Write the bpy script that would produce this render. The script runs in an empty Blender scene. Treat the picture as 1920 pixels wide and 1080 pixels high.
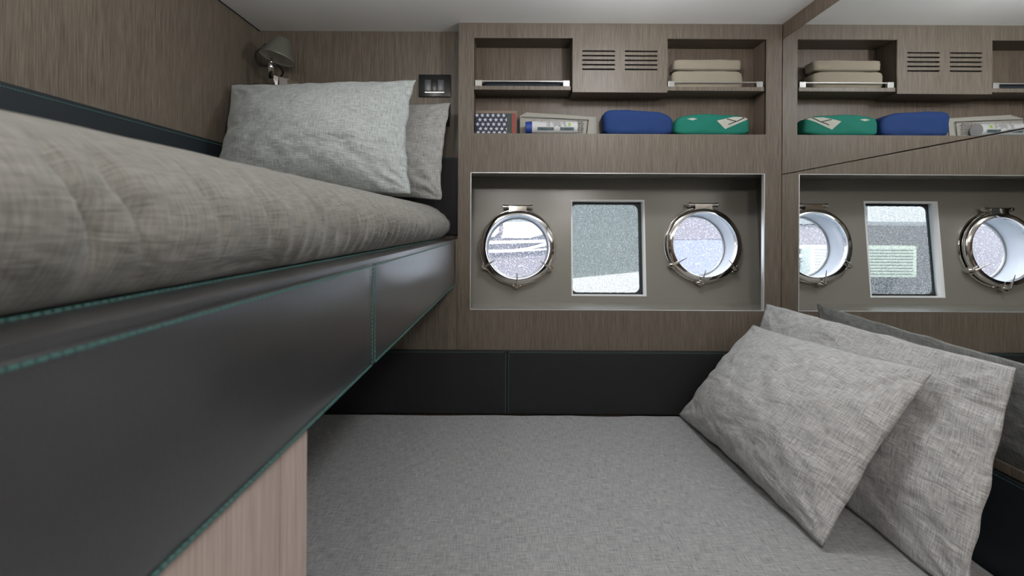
import bpy, bmesh, math, random
from mathutils import Vector, Matrix, noise
R = math.radians
random.seed(7)
sc = bpy.context.scene
COL = sc.collection

# ---------------------------------------------------------------- camera, world, light
F = 853.333                     # focal length in pixels of a 1920 wide frame (16 mm on 36 mm)
D = 1.75                        # distance of the cabinet front
U = D / F                       # one unit used for measured sizes on the cabinet front
ZE = 1.23                       # eye height

cam_d = bpy.data.cameras.new('camera'); cam = bpy.data.objects.new('camera', cam_d); COL.objects.link(cam)
cam_d.lens = 16; cam_d.sensor_width = 36; cam_d.clip_start = 0.02
cam_d.shift_x = -8 / 1920; cam_d.shift_y = -118 / 1920
cam.location = (0, 0, ZE); cam.rotation_euler = (R(90), R(-0.3), 0)
cam_d.dof.use_dof = True; cam_d.dof.focus_distance = 1.75; cam_d.dof.aperture_fstop = 5.0
sc.camera = cam
sc.view_settings.view_transform = 'Standard'; sc.view_settings.look = 'None'
sc.view_settings.gamma = 1; sc.view_settings.use_curve_mapping = False
sc.view_settings.exposure = 0.1
sc.cycles.use_denoising = True
sc.cycles.max_bounces = 10; sc.cycles.diffuse_bounces = 5; sc.cycles.glossy_bounces = 6
sc.cycles.transparent_max_bounces = 12
sc.cycles.sample_clamp_indirect = 4.0

wd = bpy.data.worlds.new('daylight'); sc.world = wd; wd.use_nodes = True
bgn = wd.node_tree.nodes['Background']
bgn.inputs[0].default_value = (0.80, 0.88, 1.0, 1); bgn.inputs[1].default_value = 4.6

sun_d = bpy.data.lights.new('sun', 'SUN'); sun = bpy.data.objects.new('sun', sun_d); COL.objects.link(sun)
sun_d.energy = 12.0; sun_d.angle = R(2); sun_d.color = (1, .96, .9); sun.rotation_euler = (R(48), 0, R(-20))

# downlights of the cabin, rear pair added as unseen fill: (X, Y, power, spot cone, colour)
DOWNLIGHTS = [(-0.48, 0.95, 3.6, (1, .99, .96)), (0.40, 1.14, 10.5, (.97, .985, 1)),
              (-0.10, -0.45, 11.5, (1, .95, .90)), (0.50, -0.30, 17.0, (1, .94, .90))]


# ---------------------------------------------------------------- helpers
def W(xu, y, zu): return Vector((xu * U, y, ZE + zu * U))


def at(px, py, y): return Vector(((px - 968) * y / F, y, ZE - (py - 422) * y / F))


def tag(o, label=None, cat=None, group=None, kind=None):
    if label: o['label'] = label
    if cat: o['category'] = cat
    if group: o['group'] = group
    if kind: o['kind'] = kind
    return o


def thing(name, base, label, cat, group=None, kind=None):
    o = bpy.data.objects.new(name, None); COL.objects.link(o); o.location = base
    o.empty_display_size = .05
    return tag(o, label, cat, group, kind)


def wloc(o):
    v = Vector((0, 0, 0))
    while o is not None:
        v += o.location; o = o.parent
    return v


def link(name, me, mats, parent=None, smooth=False, origin=None):
    """a mesh in world coordinates becomes an object placed relative to its parent"""
    if not isinstance(mats, (list, tuple)): mats = [mats]
    for m in mats: me.materials.append(m)
    o = bpy.data.objects.new(name, me); COL.objects.link(o)
    if smooth is True:
        for p in me.polygons: p.use_smooth = True
    base = wloc(parent) if parent is not None else Vector((0, 0, 0))
    org = Vector(origin) if origin is not None else base
    me.transform(Matrix.Translation(-org))
    if parent is not None: o.parent = parent
    o.location = org - base
    return o


class MB:
    def __init__(s): s.bm = bmesh.new(); s.mi = 0

    def box(s, a, b, bev=0.0):
        a, b = Vector(a), Vector(b); c = (a + b) / 2; d = b - a
        r = bmesh.ops.create_cube(s.bm, size=1, matrix=Matrix.Translation(c) @ Matrix.Diagonal((abs(d.x), abs(d.y), abs(d.z), 1)))
        s._mi(r['verts'])
        if bev > 0:
            es = list({e for v in r['verts'] for e in v.link_edges})
            g = bmesh.ops.bevel(s.bm, geom=es, offset=bev, segments=2, affect='EDGES', profile=.7)
            for f in g['faces']: f.material_index = s.mi
        return s

    def _mi(s, vs):
        for f in {f for v in vs for f in v.link_faces}: f.material_index = s.mi

    def obox(s, c, ax, ay, az, bev=0.0):
        """box by centre and half-axis vectors"""
        m = Matrix((ax * 2, ay * 2, az * 2)).transposed().to_4x4(); m.translation = c
        r = bmesh.ops.create_cube(s.bm, size=1, matrix=m); s._mi(r['verts'])
        if bev > 0:
            es = list({e for v in r['verts'] for e in v.link_edges})
            g = bmesh.ops.bevel(s.bm, geom=es, offset=bev, segments=2, affect='EDGES')
            for f in g['faces']: f.material_index = s.mi
        return s

    def cyl(s, a, b, r1, r2=None, seg=20):
        a, b = Vector(a), Vector(b); d = b - a
        r2 = r1 if r2 is None else r2
        m = Matrix.Translation((a + b) / 2) @ d.to_track_quat('Z', 'Y').to_matrix().to_4x4()
        r = bmesh.ops.create_cone(s.bm, cap_ends=True, segments=seg, radius1=r1, radius2=max(r2, 1e-5), depth=d.length, matrix=m)
        s._mi(r['verts']); return s

    def ball(s, c, r, sc_=(1, 1, 1)):
        q = bmesh.ops.create_uvsphere(s.bm, u_segments=18, v_segments=12, radius=r,
                                      matrix=Matrix.Translation(c) @ Matrix.Diagonal((*sc_, 1)))
        s._mi(q['verts']); return s

    def lathe(s, prof, mtx, seg=72, close=False):
        """profile (r, h) turned round the local Z of mtx"""
        rings = []
        for r, h in prof:
            rings.append([s.bm.verts.new(mtx @ Vector((r * math.cos(2 * math.pi * i / seg), r * math.sin(2 * math.pi * i / seg), h))) for i in range(seg)])
        n = len(rings)
        for k in range(n if close else n - 1):
            A, B = rings[k], rings[(k + 1) % n]
            for i in range(seg):
                f = s.bm.faces.new((A[i], A[(i + 1) % seg], B[(i + 1) % seg], B[i])); f.material_index = s.mi
        return s

    def tube(s, pts, r, seg=10):
        pts = [Vector(p) for p in pts]; rings = []
        up = Vector((0, 0, 1))
        for i, p in enumerate(pts):
            t = (pts[min(i + 1, len(pts) - 1)] - pts[max(i - 1, 0)]).normalized()
            if abs(t.dot(up)) > .95: up = Vector((1, 0, 0))
            n = t.cross(up).normalized(); b = t.cross(n)
            up = -b if b.dot(up) < 0 else b
            rings.append([s.bm.verts.new(p + r * (math.cos(2 * math.pi * k / seg) * n + math.sin(2 * math.pi * k / seg) * b)) for k in range(seg)])
        for A, B in zip(rings, rings[1:]):
            for k in range(seg):
                f = s.bm.faces.new((A[k], A[(k + 1) % seg], B[(k + 1) % seg], B[k])); f.material_index = s.mi
        for c in (rings[0], rings[-1]):
            f = s.bm.faces.new(c); f.material_index = s.mi
        return s

    def poly(s, pts, n, t):
        """flat polygon extruded by t along n"""
        n = Vector(n).normalized() * t
        A = [s.bm.verts.new(Vector(p)) for p in pts]; B = [s.bm.verts.new(Vector(p) + n) for p in pts]
        fs = [s.bm.faces.new(A), s.bm.faces.new(B[::-1])]
        for i in range(len(A)):
            fs.append(s.bm.faces.new((A[i], A[(i + 1) % len(A)], B[(i + 1) % len(A)], B[i])))
        for f in fs: f.material_index = s.mi
        return s

    def build(s, name, mats, parent=None, smooth=False, origin=None, auto=False):
        bmesh.ops.recalc_face_normals(s.bm, faces=s.bm.faces)
        me = bpy.data.meshes.new(name); s.bm.to_mesh(me); s.bm.free()
        o = link(name, me, mats, parent, smooth or auto, origin)
        if auto:
            me.set_sharp_from_angle(angle=R(35))
        return o


def grid_mesh(rows, uvs=None, closed=False):
    me = bpy.data.meshes.new('m'); nr, nc = len(rows), len(rows[0])
    vs = [v for r in rows for v in r]; fs = []
    for i in range(nr - 1):
        for j in range(nc if closed else nc - 1):
            fs.append((i * nc + j, i * nc + (j + 1) % nc, (i + 1) * nc + (j + 1) % nc, (i + 1) * nc + j))
    me.from_pydata(vs, [], fs)
    if uvs:
        fl = [u for r in uvs for u in r]; L = me.uv_layers.new(name='UVMap')
        for lp in me.loops: L.data[lp.index].uv = fl[lp.vertex_index]
    me.update(); return me


def plate(name, loops, t, mtx, mat, parent=None, origin=None):
    """flat sheet with holes: outlines in 2D, thickness t centred, placed by mtx (local XY to world)"""
    cu = bpy.data.curves.new(name, 'CURVE'); cu.dimensions = '2D'; cu.fill_mode = 'BOTH'; cu.extrude = t / 2
    for lp in loops:
        sp = cu.splines.new('POLY'); sp.points.add(len(lp) - 1)
        for p, q in zip(sp.points, lp): p.co = (q[0], q[1], 0, 1)
        sp.use_cyclic_u = True
    to = bpy.data.objects.new('tmp', cu); COL.objects.link(to)
    dg = bpy.context.evaluated_depsgraph_get()
    me = bpy.data.meshes.new_from_object(to.evaluated_get(dg))
    COL.objects.unlink(to); bpy.data.objects.remove(to); bpy.data.curves.remove(cu)
    me.materials.clear(); me.transform(mtx)
    bm = bmesh.new(); bm.from_mesh(me); bmesh.ops.remove_doubles(bm, verts=bm.verts, dist=1e-6)
    bmesh.ops.recalc_face_normals(bm, faces=bm.faces); bm.to_mesh(me); bm.free(); me.name = name
    return link(name, me, mat, parent, origin=origin)


def rect(x0, y0, x1, y1): return [(x0, y0), (x1, y0), (x1, y1), (x0, y1)]


def rrect(x0, y0, x1, y1, r, n=6):
    P = []
    for cx, cy, a0 in ((x1 - r, y1 - r, 0), (x0 + r, y1 - r, 90), (x0 + r, y0 + r, 180), (x1 - r, y0 + r, 270)):
        for i in range(n + 1):
            a = R(a0 + 90 * i / n); P.append((cx + r * math.cos(a), cy + r * math.sin(a)))
    return P


def circ(cx, cy, r, n=72): return [(cx + r * math.cos(2 * math.pi * i / n), cy + r * math.sin(2 * math.pi * i / n)) for i in range(n)]


def FRONT(y):  # local (x, z) in units of U on a plane facing the camera at depth y
    return Matrix(((U, 0, 0, 0), (0, 0, -1, y), (0, U, 0, ZE), (0, 0, 0, 1)))


# ---------------------------------------------------------------- materials
def newmat(name):
    m = bpy.data.materials.new(name); m.use_nodes = True
    n = m.node_tree.nodes; l = m.node_tree.links
    return m, n, l, n['Principled BSDF']


def simple(name, col, rough=.5, metal=0.0, spec=.5, bump=0, bscale=200, var=0.0, coat=0.0):
    m, n, l, p = newmat(name)
    p.inputs['Base Color'].default_value = (*col, 1); p.inputs['Roughness'].default_value = rough
    p.inputs['Metallic'].default_value = metal; p.inputs['Specular IOR Level'].default_value = spec
    if coat: p.inputs['Coat Weight'].default_value = coat; p.inputs['Coat Roughness'].default_value = .22
    tc = n.new('ShaderNodeTexCoord'); nz = n.new('ShaderNodeTexNoise'); nz.inputs['Scale'].default_value = bscale
    l.new(tc.outputs['Object'], nz.inputs['Vector'])
    if bump:
        b = n.new('ShaderNodeBump'); b.inputs['Strength'].default_value = bump; b.inputs['Distance'].default_value = .001
        l.new(nz.outputs['Fac'], b.inputs['Height']); l.new(b.outputs[0], p.inputs['Normal'])
    if var:
        mx = n.new('ShaderNodeMix'); mx.data_type = 'RGBA'
        mx.inputs[6].default_value = (*[c * (1 - var) for c in col], 1); mx.inputs[7].default_value = (*[min(1, c * (1 + var)) for c in col], 1)
        l.new(nz.outputs['Fac'], mx.inputs[0]); l.new(mx.outputs[2], p.inputs['Base Color'])
    return m


def wood(name, dark, light, rough=.45):
    """straight vertical grain veneer; lines run along Z"""
    m, n, l, p = newmat(name)
    tc = n.new('ShaderNodeTexCoord')
    mp = n.new('ShaderNodeMapping'); mp.inputs['Scale'].default_value = (1, 1, .028)
    l.new(tc.outputs['Object'], mp.inputs[0])
    n1 = n.new('ShaderNodeTexNoise'); n1.inputs['Scale'].default_value = 420; n1.inputs['Detail'].default_value = 3; n1.inputs['Roughness'].default_value = .6
    n2 = n.new('ShaderNodeTexNoise'); n2.inputs['Scale'].default_value = 90; n2.inputs['Detail'].default_value = 2
    l.new(mp.outputs[0], n1.inputs['Vector']); l.new(mp.outputs[0], n2.inputs['Vector'])
    ad = n.new('ShaderNodeMath'); ad.operation = 'MULTIPLY_ADD'; ad.inputs[1].default_value = .25
    l.new(n2.outputs['Fac'], ad.inputs[0]); l.new(n1.outputs['Fac'], ad.inputs[2])
    cr = n.new('ShaderNodeValToRGB')
    cr.color_ramp.elements[0].position = .44; cr.color_ramp.elements[0].color = (*dark, 1)
    cr.color_ramp.elements[1].position = .80; cr.color_ramp.elements[1].color = (*light, 1)
    l.new(ad.outputs[0], cr.inputs[0]); l.new(cr.outputs[0], p.inputs['Base Color'])
    b = n.new('ShaderNodeBump'); b.inputs['Strength'].default_value = .25; b.inputs['Distance'].default_value = .0006
    l.new(n1.outputs['Fac'], b.inputs['Height']); l.new(b.outputs[0], p.inputs['Normal'])
    p.inputs['Roughness'].default_value = rough; p.inputs['Specular IOR Level'].default_value = .35
    return m


def linen(name, dark, light, crease=1.0, su=1.0):
    """slubby woven linen on UVs measured in metres"""
    m, n, l, p = newmat(name)
    tc = n.new('ShaderNodeTexCoord')

    def thr(sx, sy, det=2):
        mp = n.new('ShaderNodeMapping'); mp.inputs['Scale'].default_value = (sx, sy, 1); l.new(tc.outputs['UV'], mp.inputs[0])
        q = n.new('ShaderNodeTexNoise'); q.noise_dimensions = '2D'; q.inputs['Scale'].default_value = 1; q.inputs['Detail'].default_value = det
        l.new(mp.outputs[0], q.inputs['Vector']); return q
    a = thr(34 * su, 460, 3); b = thr(460, 34 * su, 3)
    mn = n.new('ShaderNodeMath'); mn.operation = 'ADD'; l.new(a.outputs['Fac'], mn.inputs[0]); l.new(b.outputs['Fac'], mn.inputs[1])
    cr = n.new('ShaderNodeValToRGB')
    cr.color_ramp.elements[0].position = .34; cr.color_ramp.elements[0].color = (*dark, 1)
    cr.color_ramp.elements[1].position = .62; cr.color_ramp.elements[1].color = (*light, 1)
    hf = n.new('ShaderNodeMath'); hf.operation = 'MULTIPLY'; hf.inputs[1].default_value = .5
    l.new(mn.outputs[0], hf.inputs[0]); l.new(hf.outputs[0], cr.inputs[0]); l.new(cr.outputs[0], p.inputs['Base Color'])
    # soft creases
    mp = n.new('ShaderNodeMapping'); mp.inputs['Scale'].default_value = (7, 13, 1); l.new(tc.outputs['UV'], mp.inputs[0])
    wv = n.new('ShaderNodeTexNoise'); wv.noise_dimensions = '2D'; wv.inputs['Scale'].default_value = 1; wv.inputs['Detail'].default_value = 3; wv.inputs['Distortion'].default_value = .5
    l.new(mp.outputs[0], wv.inputs['Vector'])
    b1 = n.new('ShaderNodeBump'); b1.inputs['Strength'].default_value = .60 * crease; b1.inputs['Distance'].default_value = .022
    l.new(wv.outputs['Fac'], b1.inputs['Height'])
    b2 = n.new('ShaderNodeBump'); b2.inputs['Strength'].default_value = .5; b2.inputs['Distance'].default_value = .0012
    l.new(mn.outputs[0], b2.inputs['Height']); l.new(b1.outputs[0], b2.inputs['Normal']); l.new(b2.outputs[0], p.inputs['Normal'])
    p.inputs['Roughness'].default_value = .9; p.inputs['Specular IOR Level'].default_value = .15
    p.inputs['Sheen Weight'].default_value = .15
    return m


def wet_glass(name, tint, speck, scale, dens, mesh=0.0, cloud=.25):
    """clear pane with dried drops and salt haze on it"""
    m, n, l, p = newmat(name)
    n.remove(p)
    out = [x for x in n if x.type == 'OUTPUT_MATERIAL'][0]
    tc = n.new('ShaderNodeTexCoord')
    tr = n.new('ShaderNodeBsdfTransparent'); tr.inputs[0].default_value = (*tint, 1)
    df = n.new('ShaderNodeBsdfTranslucent'); df.inputs[0].default_value = (*speck, 1)
    d2 = n.new('ShaderNodeBsdfDiffuse'); d2.inputs[0].default_value = (*speck, 1)
    md = n.new('ShaderNodeMixShader'); md.inputs[0].default_value = .25; l.new(df.outputs[0], md.inputs[1]); l.new(d2.outputs[0], md.inputs[2])
    vo = n.new('ShaderNodeTexNoise'); vo.inputs['Scale'].default_value = scale; vo.inputs['Detail'].default_value = 2; l.new(tc.outputs['Object'], vo.inputs['Vector'])
    cr = n.new('ShaderNodeValToRGB'); cr.color_ramp.elements[0].position = dens; cr.color_ramp.elements[0].color = (cloud,) * 3 + (1,)
    cr.color_ramp.elements[1].position = dens + .12; cr.color_ramp.elements[1].color = (.55, .55, .55, 1)
    l.new(vo.outputs['Fac'], cr.inputs[0])
    fac = cr.outputs[0]
    mx = n.new('ShaderNodeMixShader'); l.new(fac, mx.inputs[0]); l.new(tr.outputs[0], mx.inputs[1]); l.new(md.outputs[0], mx.inputs[2])
    last = mx
    if mesh:
        # woven insect screen laid on the pane
        ck = n.new('ShaderNodeTexChecker'); ck.inputs['Scale'].default_value = mesh
        mp = n.new('ShaderNodeMapping'); mp.inputs['Rotation'].default_value = (0, R(38), 0); l.new(tc.outputs['Object'], mp.inputs[0]); 
        mp.inputs['Scale'].default_value = (1, .001, 1); l.new(mp.outputs[0], ck.inputs['Vector'])
        dk = n.new('ShaderNodeBsdfDiffuse'); dk.inputs[0].default_value = (.10, .11, .11, 1)
        m3 = n.new('ShaderNodeMixShader'); mm = n.new('ShaderNodeMath'); mm.operation = 'MULTIPLY'; mm.inputs[1].default_value = .55
        l.new(ck.outputs['Fac'], mm.inputs[0]); l.new(mm.outputs[0], m3.inputs[0]); l.new(last.outputs[0], m3.inputs[1]); l.new(dk.outputs[0], m3.inputs[2]); last = m3
    gl = n.new('ShaderNodeBsdfGlossy'); gl.inputs['Roughness'].default_value = .02
    fr = n.new('ShaderNodeFresnel'); fr.inputs[0].default_value = 1.4
    m4 = n.new('ShaderNodeMixShader'); gm = n.new('ShaderNodeNewGeometry'); fb = n.new('ShaderNodeMath'); fb.operation = 'SUBTRACT'; fb.inputs[0].default_value = 1; l.new(gm.outputs['Backfacing'], fb.inputs[1])
    fm = n.new('ShaderNodeMath'); fm.operation = 'MULTIPLY'; l.new(fr.outputs[0], fm.inputs[0]); l.new(fb.outputs[0], fm.inputs[1]); l.new(fm.outputs[0], m4.inputs[0]); l.new(last.outputs[0], m4.inputs[1]); l.new(gl.outputs[0], m4.inputs[2])
    l.new(m4.outputs[0], out.inputs[0])
    return m


M = {}
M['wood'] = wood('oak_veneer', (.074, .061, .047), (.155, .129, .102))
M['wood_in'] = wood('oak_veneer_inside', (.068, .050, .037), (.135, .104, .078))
M['wood_lit'] = wood('oak_veneer_lit', (.34, .27, .24), (.47, .39, .35))  # same oak as the walls, stronger light on the locker put into its colour
M['ceiling'] = simple('ceiling_white', (.90, .90, .89), .6, bump=.1, bscale=60)
M['black'] = simple('black_gap', (.006, .006, .006), .8)
M['leather'] = simple('charcoal_leather', (.024, .024, .026), .36, spec=.6, coat=1.0, bump=.2, bscale=420, var=.25)
M['leather_blue'] = simple('blue_black_leather', (.012, .017, .021), .45, spec=.4, bump=.35, bscale=420, var=.2)
M['leather_matte'] = simple('matte_black_leather', (.016, .016, .018), .5, spec=.3, bump=.3, bscale=420, var=.2)
M['thread'] = simple('teal_thread', (.04, .115, .105), .7)
M['linen'] = linen('grey_linen', (.185, .187, .185), (.365, .363, .35))
M['linen_pale'] = linen('pale_grey_linen', (.25, .254, .256), (.50, .50, .49))
M['linen_top'] = linen('grey_linen_upper', (.215, .24, .24), (.41, .437, .433), .8)
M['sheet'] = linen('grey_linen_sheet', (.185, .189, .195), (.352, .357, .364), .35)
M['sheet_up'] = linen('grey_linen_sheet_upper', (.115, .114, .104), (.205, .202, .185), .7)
M['lacquer'] = simple('taupe_lacquer', (.21, .203, .178), .27, spec=.6)
M['chrome'] = simple('polished_steel', (.80, .77, .74), .07, 1.0)
M['satin'] = simple('satin_aluminium', (.62, .63, .63), .3, 1.0)
M['edging'] = simple('pale_aluminium_edging', (.88, .89, .90), .35, .7)
M['rail'] = simple('brushed_rail_steel', (.38, .38, .37), .35, 1.0)
M['mirror'] = simple('mirror_silver', (.93, .94, .93), .0, 1.0)
M['white'] = simple('white_gelcoat', (.78, .80, .82), .3)
M['rubber'] = simple('black_rubber', (.014, .015, .016), .5)
M['pane'] = wet_glass('salt_spotted_glass', (.86, .86, .88), (.9, .9, .92), 190, .56, cloud=.06)
M['pane2'] = wet_glass('screened_glass', (.74, .76, .75), (.8, .82, .82), 190, .50, mesh=300, cloud=.06)
M['gloss_black'] = simple('gloss_black_plastic', (.006, .006, .007), .25, spec=.3)
M['grey_plastic'] = simple('dark_grey_plastic', (.05, .055, .065), .3)
M['shade'] = simple('grey_green_lampshade', (.20, .20, .17), .35, .6)
M['shade_in'] = simple('pale_lampshade_lining', (.62, .62, .57), .5, 0.0)
M['cable'] = simple('black_cable', (.008, .008, .008), .5)
M['paper'] = simple('newsprint', (.29, .28, .25), .85, var=.08, bscale=30)
M['paper_white'] = simple('white_newsprint', (.45, .46, .46), .8)
M['paper_dark'] = simple('brown_board', (.20, .15, .11), .8)
M['ink'] = simple('printing_ink', (.03, .03, .03), .8)
M['blue_ink'] = simple('blue_band', (.012, .04, .22), .5)
M['green_ink'] = simple('lime_square', (.22, .34, .04), .6)
M['photo_ink'] = simple('printed_photograph', (.06, .09, .10), .5, var=.9, bscale=60)
M['navy'] = simple('navy_print', (.010, .013, .04), .6)
M['star'] = simple('white_print', (.50, .52, .55), .7)
M['red'] = simple('dark_red_print', (.22, .03, .02), .6)
M['dkgreen'] = simple('dark_green_print', (.02, .035, .03), .6)
M['teal'] = simple('teal_jersey', (.0, .135, .095), .85, bump=.3, bscale=500, var=.08)
M['blue'] = simple('royal_blue_jersey', (.002, .026, .12), .85, bump=.3, bscale=500, var=.08)
M['print_white'] = simple('shirt_white_print', (.42, .42, .37), .8)
M['towel'] = simple('cream_towel', (.25, .22, .17), .95, bump=.6, bscale=600, var=.1)
M['darkcloth'] = simple('dark_navy_cloth', (.008, .014, .022), .8, bump=.4, bscale=200)
M['dome'] = simple('opal_dome', (.85, .85, .85), .3)
M['floor'] = wood('cabin_floor', (.10, .07, .05), (.2, .15, .11))

# ---------------------------------------------------------------- the room
XL, XR = -506, 497.5          # side walls, in U
ZC = 379                      # ceiling, in U
YB = 1.832                    # recessed back wall above the upper bunk
YR = -1.3                     # wall behind the camera


def struct(name, mb, mat, **k):
    o = mb.build(name, mat, **k); o['kind'] = 'structure'; return o


xl, xr = XL * U, XR * U
zc = ZE + ZC * U
struct('floor', MB().box((xl - .1, YR - .1, -.08), (xr + .15, 2.05, 0)), M['floor'])
struct('ceiling', MB().box((xl - .1, YR - .1, zc), (xr + .15, 2.06, zc + .06)), M['ceiling'])
struct('wall_left', MB().box((xl - .06, YR, 0), (xl, YB + .05, zc - .003)), M['wood'])
struct('trim_1', MB().box((xl - .001, YR, zc - .004), (xl + .003, YB, zc - .0005)), M['black'])
struct('wall_right', MB().box((xr + .012, YR, 0), (xr + .07, 2.04, zc)), M['wood'])
struct('wall_rear', MB().box((xl - .06, YR - .06, 0), (xr + .07, YR, zc)), M['wood'])
# back wall: recessed above the bunk, forward below it
struct('wall_back', MB().box((xl - .06, YB, W(0, 0, -112).z), (W(-96, 0, 0).x, YB + .05, zc)), M['wood'])
struct('wall_back_lower', MB().box((xl, D + .003, 0), (W(-107, 0, 0).x, YB + .05, W(0, 0, -114).z)), M['wood'])
struct('wall_back_base', MB().box((W(-107, 0, 0).x, D + .003, 0), (xr + .012, 1.80, W(0, 0, -236).z)), M['wood'])
struct('trim_6', MB().box(W(-114, D + .003, -114), W(-109.6, YB + .04, -27)), M['wood'])
# wooden band above the mirrors and the ledge below them
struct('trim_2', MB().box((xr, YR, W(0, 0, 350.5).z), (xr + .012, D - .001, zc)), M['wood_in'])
struct('trim_3', MB().box((xr - .004, YR, W(0, 0, -249).z), (xr + .012, D - .001, W(0, 0, -239).z), .002), M['wood'])

# ---------------------------------------------------------------- mirrors on the right wall
for nm, z0, z1, lab in (('wall_mirror', 98, 350, 'tall upper pane of wall mirror above the slanting joint line, up to the wooden band'),
                        ('wall_mirror', -239, 96.6, 'lower pane of wall mirror directly behind the two bed pillows')):
    b = W(XR, .6, z0)
    t = thing(nm, b, lab, 'mirror')
    MB().box((xr, YR, b.z), (xr + .006, D - .0015, W(0, 0, z1).z)).build('glass', M['mirror'], t)
    e = .0016
    zz = W(0, 0, z0).z if z0 > 0 else W(0, 0, z1).z - e
    MB().box((xr - .0008, YR, zz), (xr + .0005, D - .002, zz + e)).build('polished_edge', M['chrome'], t)

# ---------------------------------------------------------------- built-in wall cabinet
cab = thing('wall_cabinet', W(195, D, 90), 'grained oak built-in wall cabinet with two cubbies, a long open shelf and a lower recess', 'cabinet')
T = .018
FR = FRONT(D + T / 2)
plate('face_frame', [rect(-109.5, -236, 496.8, 379), rect(-81, 172, 469, 352), rect(-85, -158, 465, 98)], T, FR, M['wood'], cab)
slots = []
for r_ in range(5):
    z = 327 - 8.5 * r_
    for x0 in (122, 202): slots.append(rrect(x0, z - 1.7, x0 + 61.5, z + 1.7, 1.2, 3))
vp = plate('vent_panel', [rect(104, 250, 282, 352)] + slots, .012, FRONT(D + .006), M['wood'], cab)
MB().box(W(118, D + .0125, 286), W(268, D + .02, 334)).build('vent_duct', M['black'], vp)
m = MB()
CB = 1.856
m.box(W(104, D + .012, 250), W(107, CB, 352)).box(W(279, D + .012, 250), W(282, CB, 352)).box(W(107, D + .0125, 250), W(279, CB, 254))
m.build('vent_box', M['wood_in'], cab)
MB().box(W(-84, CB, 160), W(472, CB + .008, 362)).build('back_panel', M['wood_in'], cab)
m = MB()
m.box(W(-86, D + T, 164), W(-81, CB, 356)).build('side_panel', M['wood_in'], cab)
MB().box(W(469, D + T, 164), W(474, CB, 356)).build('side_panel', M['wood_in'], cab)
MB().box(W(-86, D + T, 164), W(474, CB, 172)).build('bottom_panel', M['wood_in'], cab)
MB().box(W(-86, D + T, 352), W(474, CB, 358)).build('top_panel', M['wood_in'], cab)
for x0, x1 in ((-80.5, 101), (283, 465)):
    MB().box(W(x0, D + .006, 254.5), W(x1, CB, 262), .0008).build('shelf', M['wood'], cab)
    g = MB()
    g.box(W(x0 + 3, D + .0085, 270.3), W(x1 - 3, D + .014, 272.2), .0006)
    rl = g.build('guard_rail', M['rail'], cab)
    for xa, xb in ((x0 + 2, x0 + 14), (x1 - 14, x1 - 2)):
        MB().box(W(xa, D + .007, 262), W(xb, D + .019, 272.8), .0012).build('rail_bracket', M['rail'], rl)
# small peg holes in the back of the shelf
for xx in (168, 188): MB().cyl(W(xx, CB - .0006, 234), W(xx, CB + .001, 234), .0018).build('peg_hole', M['black'], cab)
# thin metal edging round the lower recess
m = MB()
e = 1.0
m.box(W(-86, D - .0008, -159), W(465.6, D + .003, -157.4)); m.box(W(-86, D - .0008, -158), W(-84.9, D + .002, 98)); m.box(W(-86, D - .0008, 97.5), W(465.6, D + .002, 98.4))
m.box(W(464.2, D - .0008, -158), W(465.6, D + T, 98))
m.build('metal_edging', M['edging'], cab)

# hull lining inside the recess, leaning outboard towards its top
PT = Vector((0, 1.966, ZE + 109 * U)); PB = Vector((0, 1.910, ZE - 172 * U))
AX = Vector((1, 0, 0)); BX = (PT - PB).normalized(); NX = AX.cross(BX).normalized()
if NX.y > 0: NX = -NX
ORG = (PT + PB) / 2
HM = Matrix(((AX.x, BX.x, NX.x, ORG.x), (AX.y, BX.y, NX.y, ORG.y), (AX.z, BX.z, NX.z, ORG.z), (0, 0, 0, 1)))


def onhull(px, py, off=0.0):
    """hull-lining coordinates (a, b) of the point seen at a pixel of the photograph, off metres in front of the lining"""
    d = Vector(((px - 968) / F, 1, -(py - 422) / F)); o = Vector((0, 0, ZE)); c = ORG + NX * off
    t = (c - o).dot(NX) / d.dot(NX); q = o + d * t - c
    return q.dot(AX), q.dot(BX)


ph = [onhull(971, 463, .03), onhull(1321, 457, .03)]
wa = onhull(1073.5, 553); wb = onhull(1206.5, 375)
RO, RI = .157, .1325
hb = plate('wall_hull', [rect(-.24, -.32, xr + .012, .33), circ(*ph[0], RI + .012), circ(*ph[1], RI + .012), rect(*wa, *wb)], .012,
           HM @ Matrix.Translation((0, 0, -.006)), M['lacquer'])
hb['kind'] = 'structure'
m = MB()
m.box(W(-102.8, D + T, -170), (xr + .012, 1.925, W(0, 0, -158.5).z))
struct('trim_4', m, M['lacquer'])                                    # sill of the recess
m = MB(); m.box(W(-102.8, D + T, 99), (xr + .012, 2.02, W(0, 0, 108).z)); struct('trim_5', m, M['lacquer'])   # top of the recess
m = MB(); m.box(W(-107.8, D + T, -172), W(-103, 2.02, 379)); struct('wall_side', m, M['wood'])
struct('wall_outer', MB().box(W(-118, CB + .012, 108), (xr + .07, 2.05, zc)), M['white'])
struct('wall_outer_low', MB().box(W(-118, 1.80, -600), (xr + .07, 1.94, W(0, 0, -171).z)), M['white'])


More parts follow.
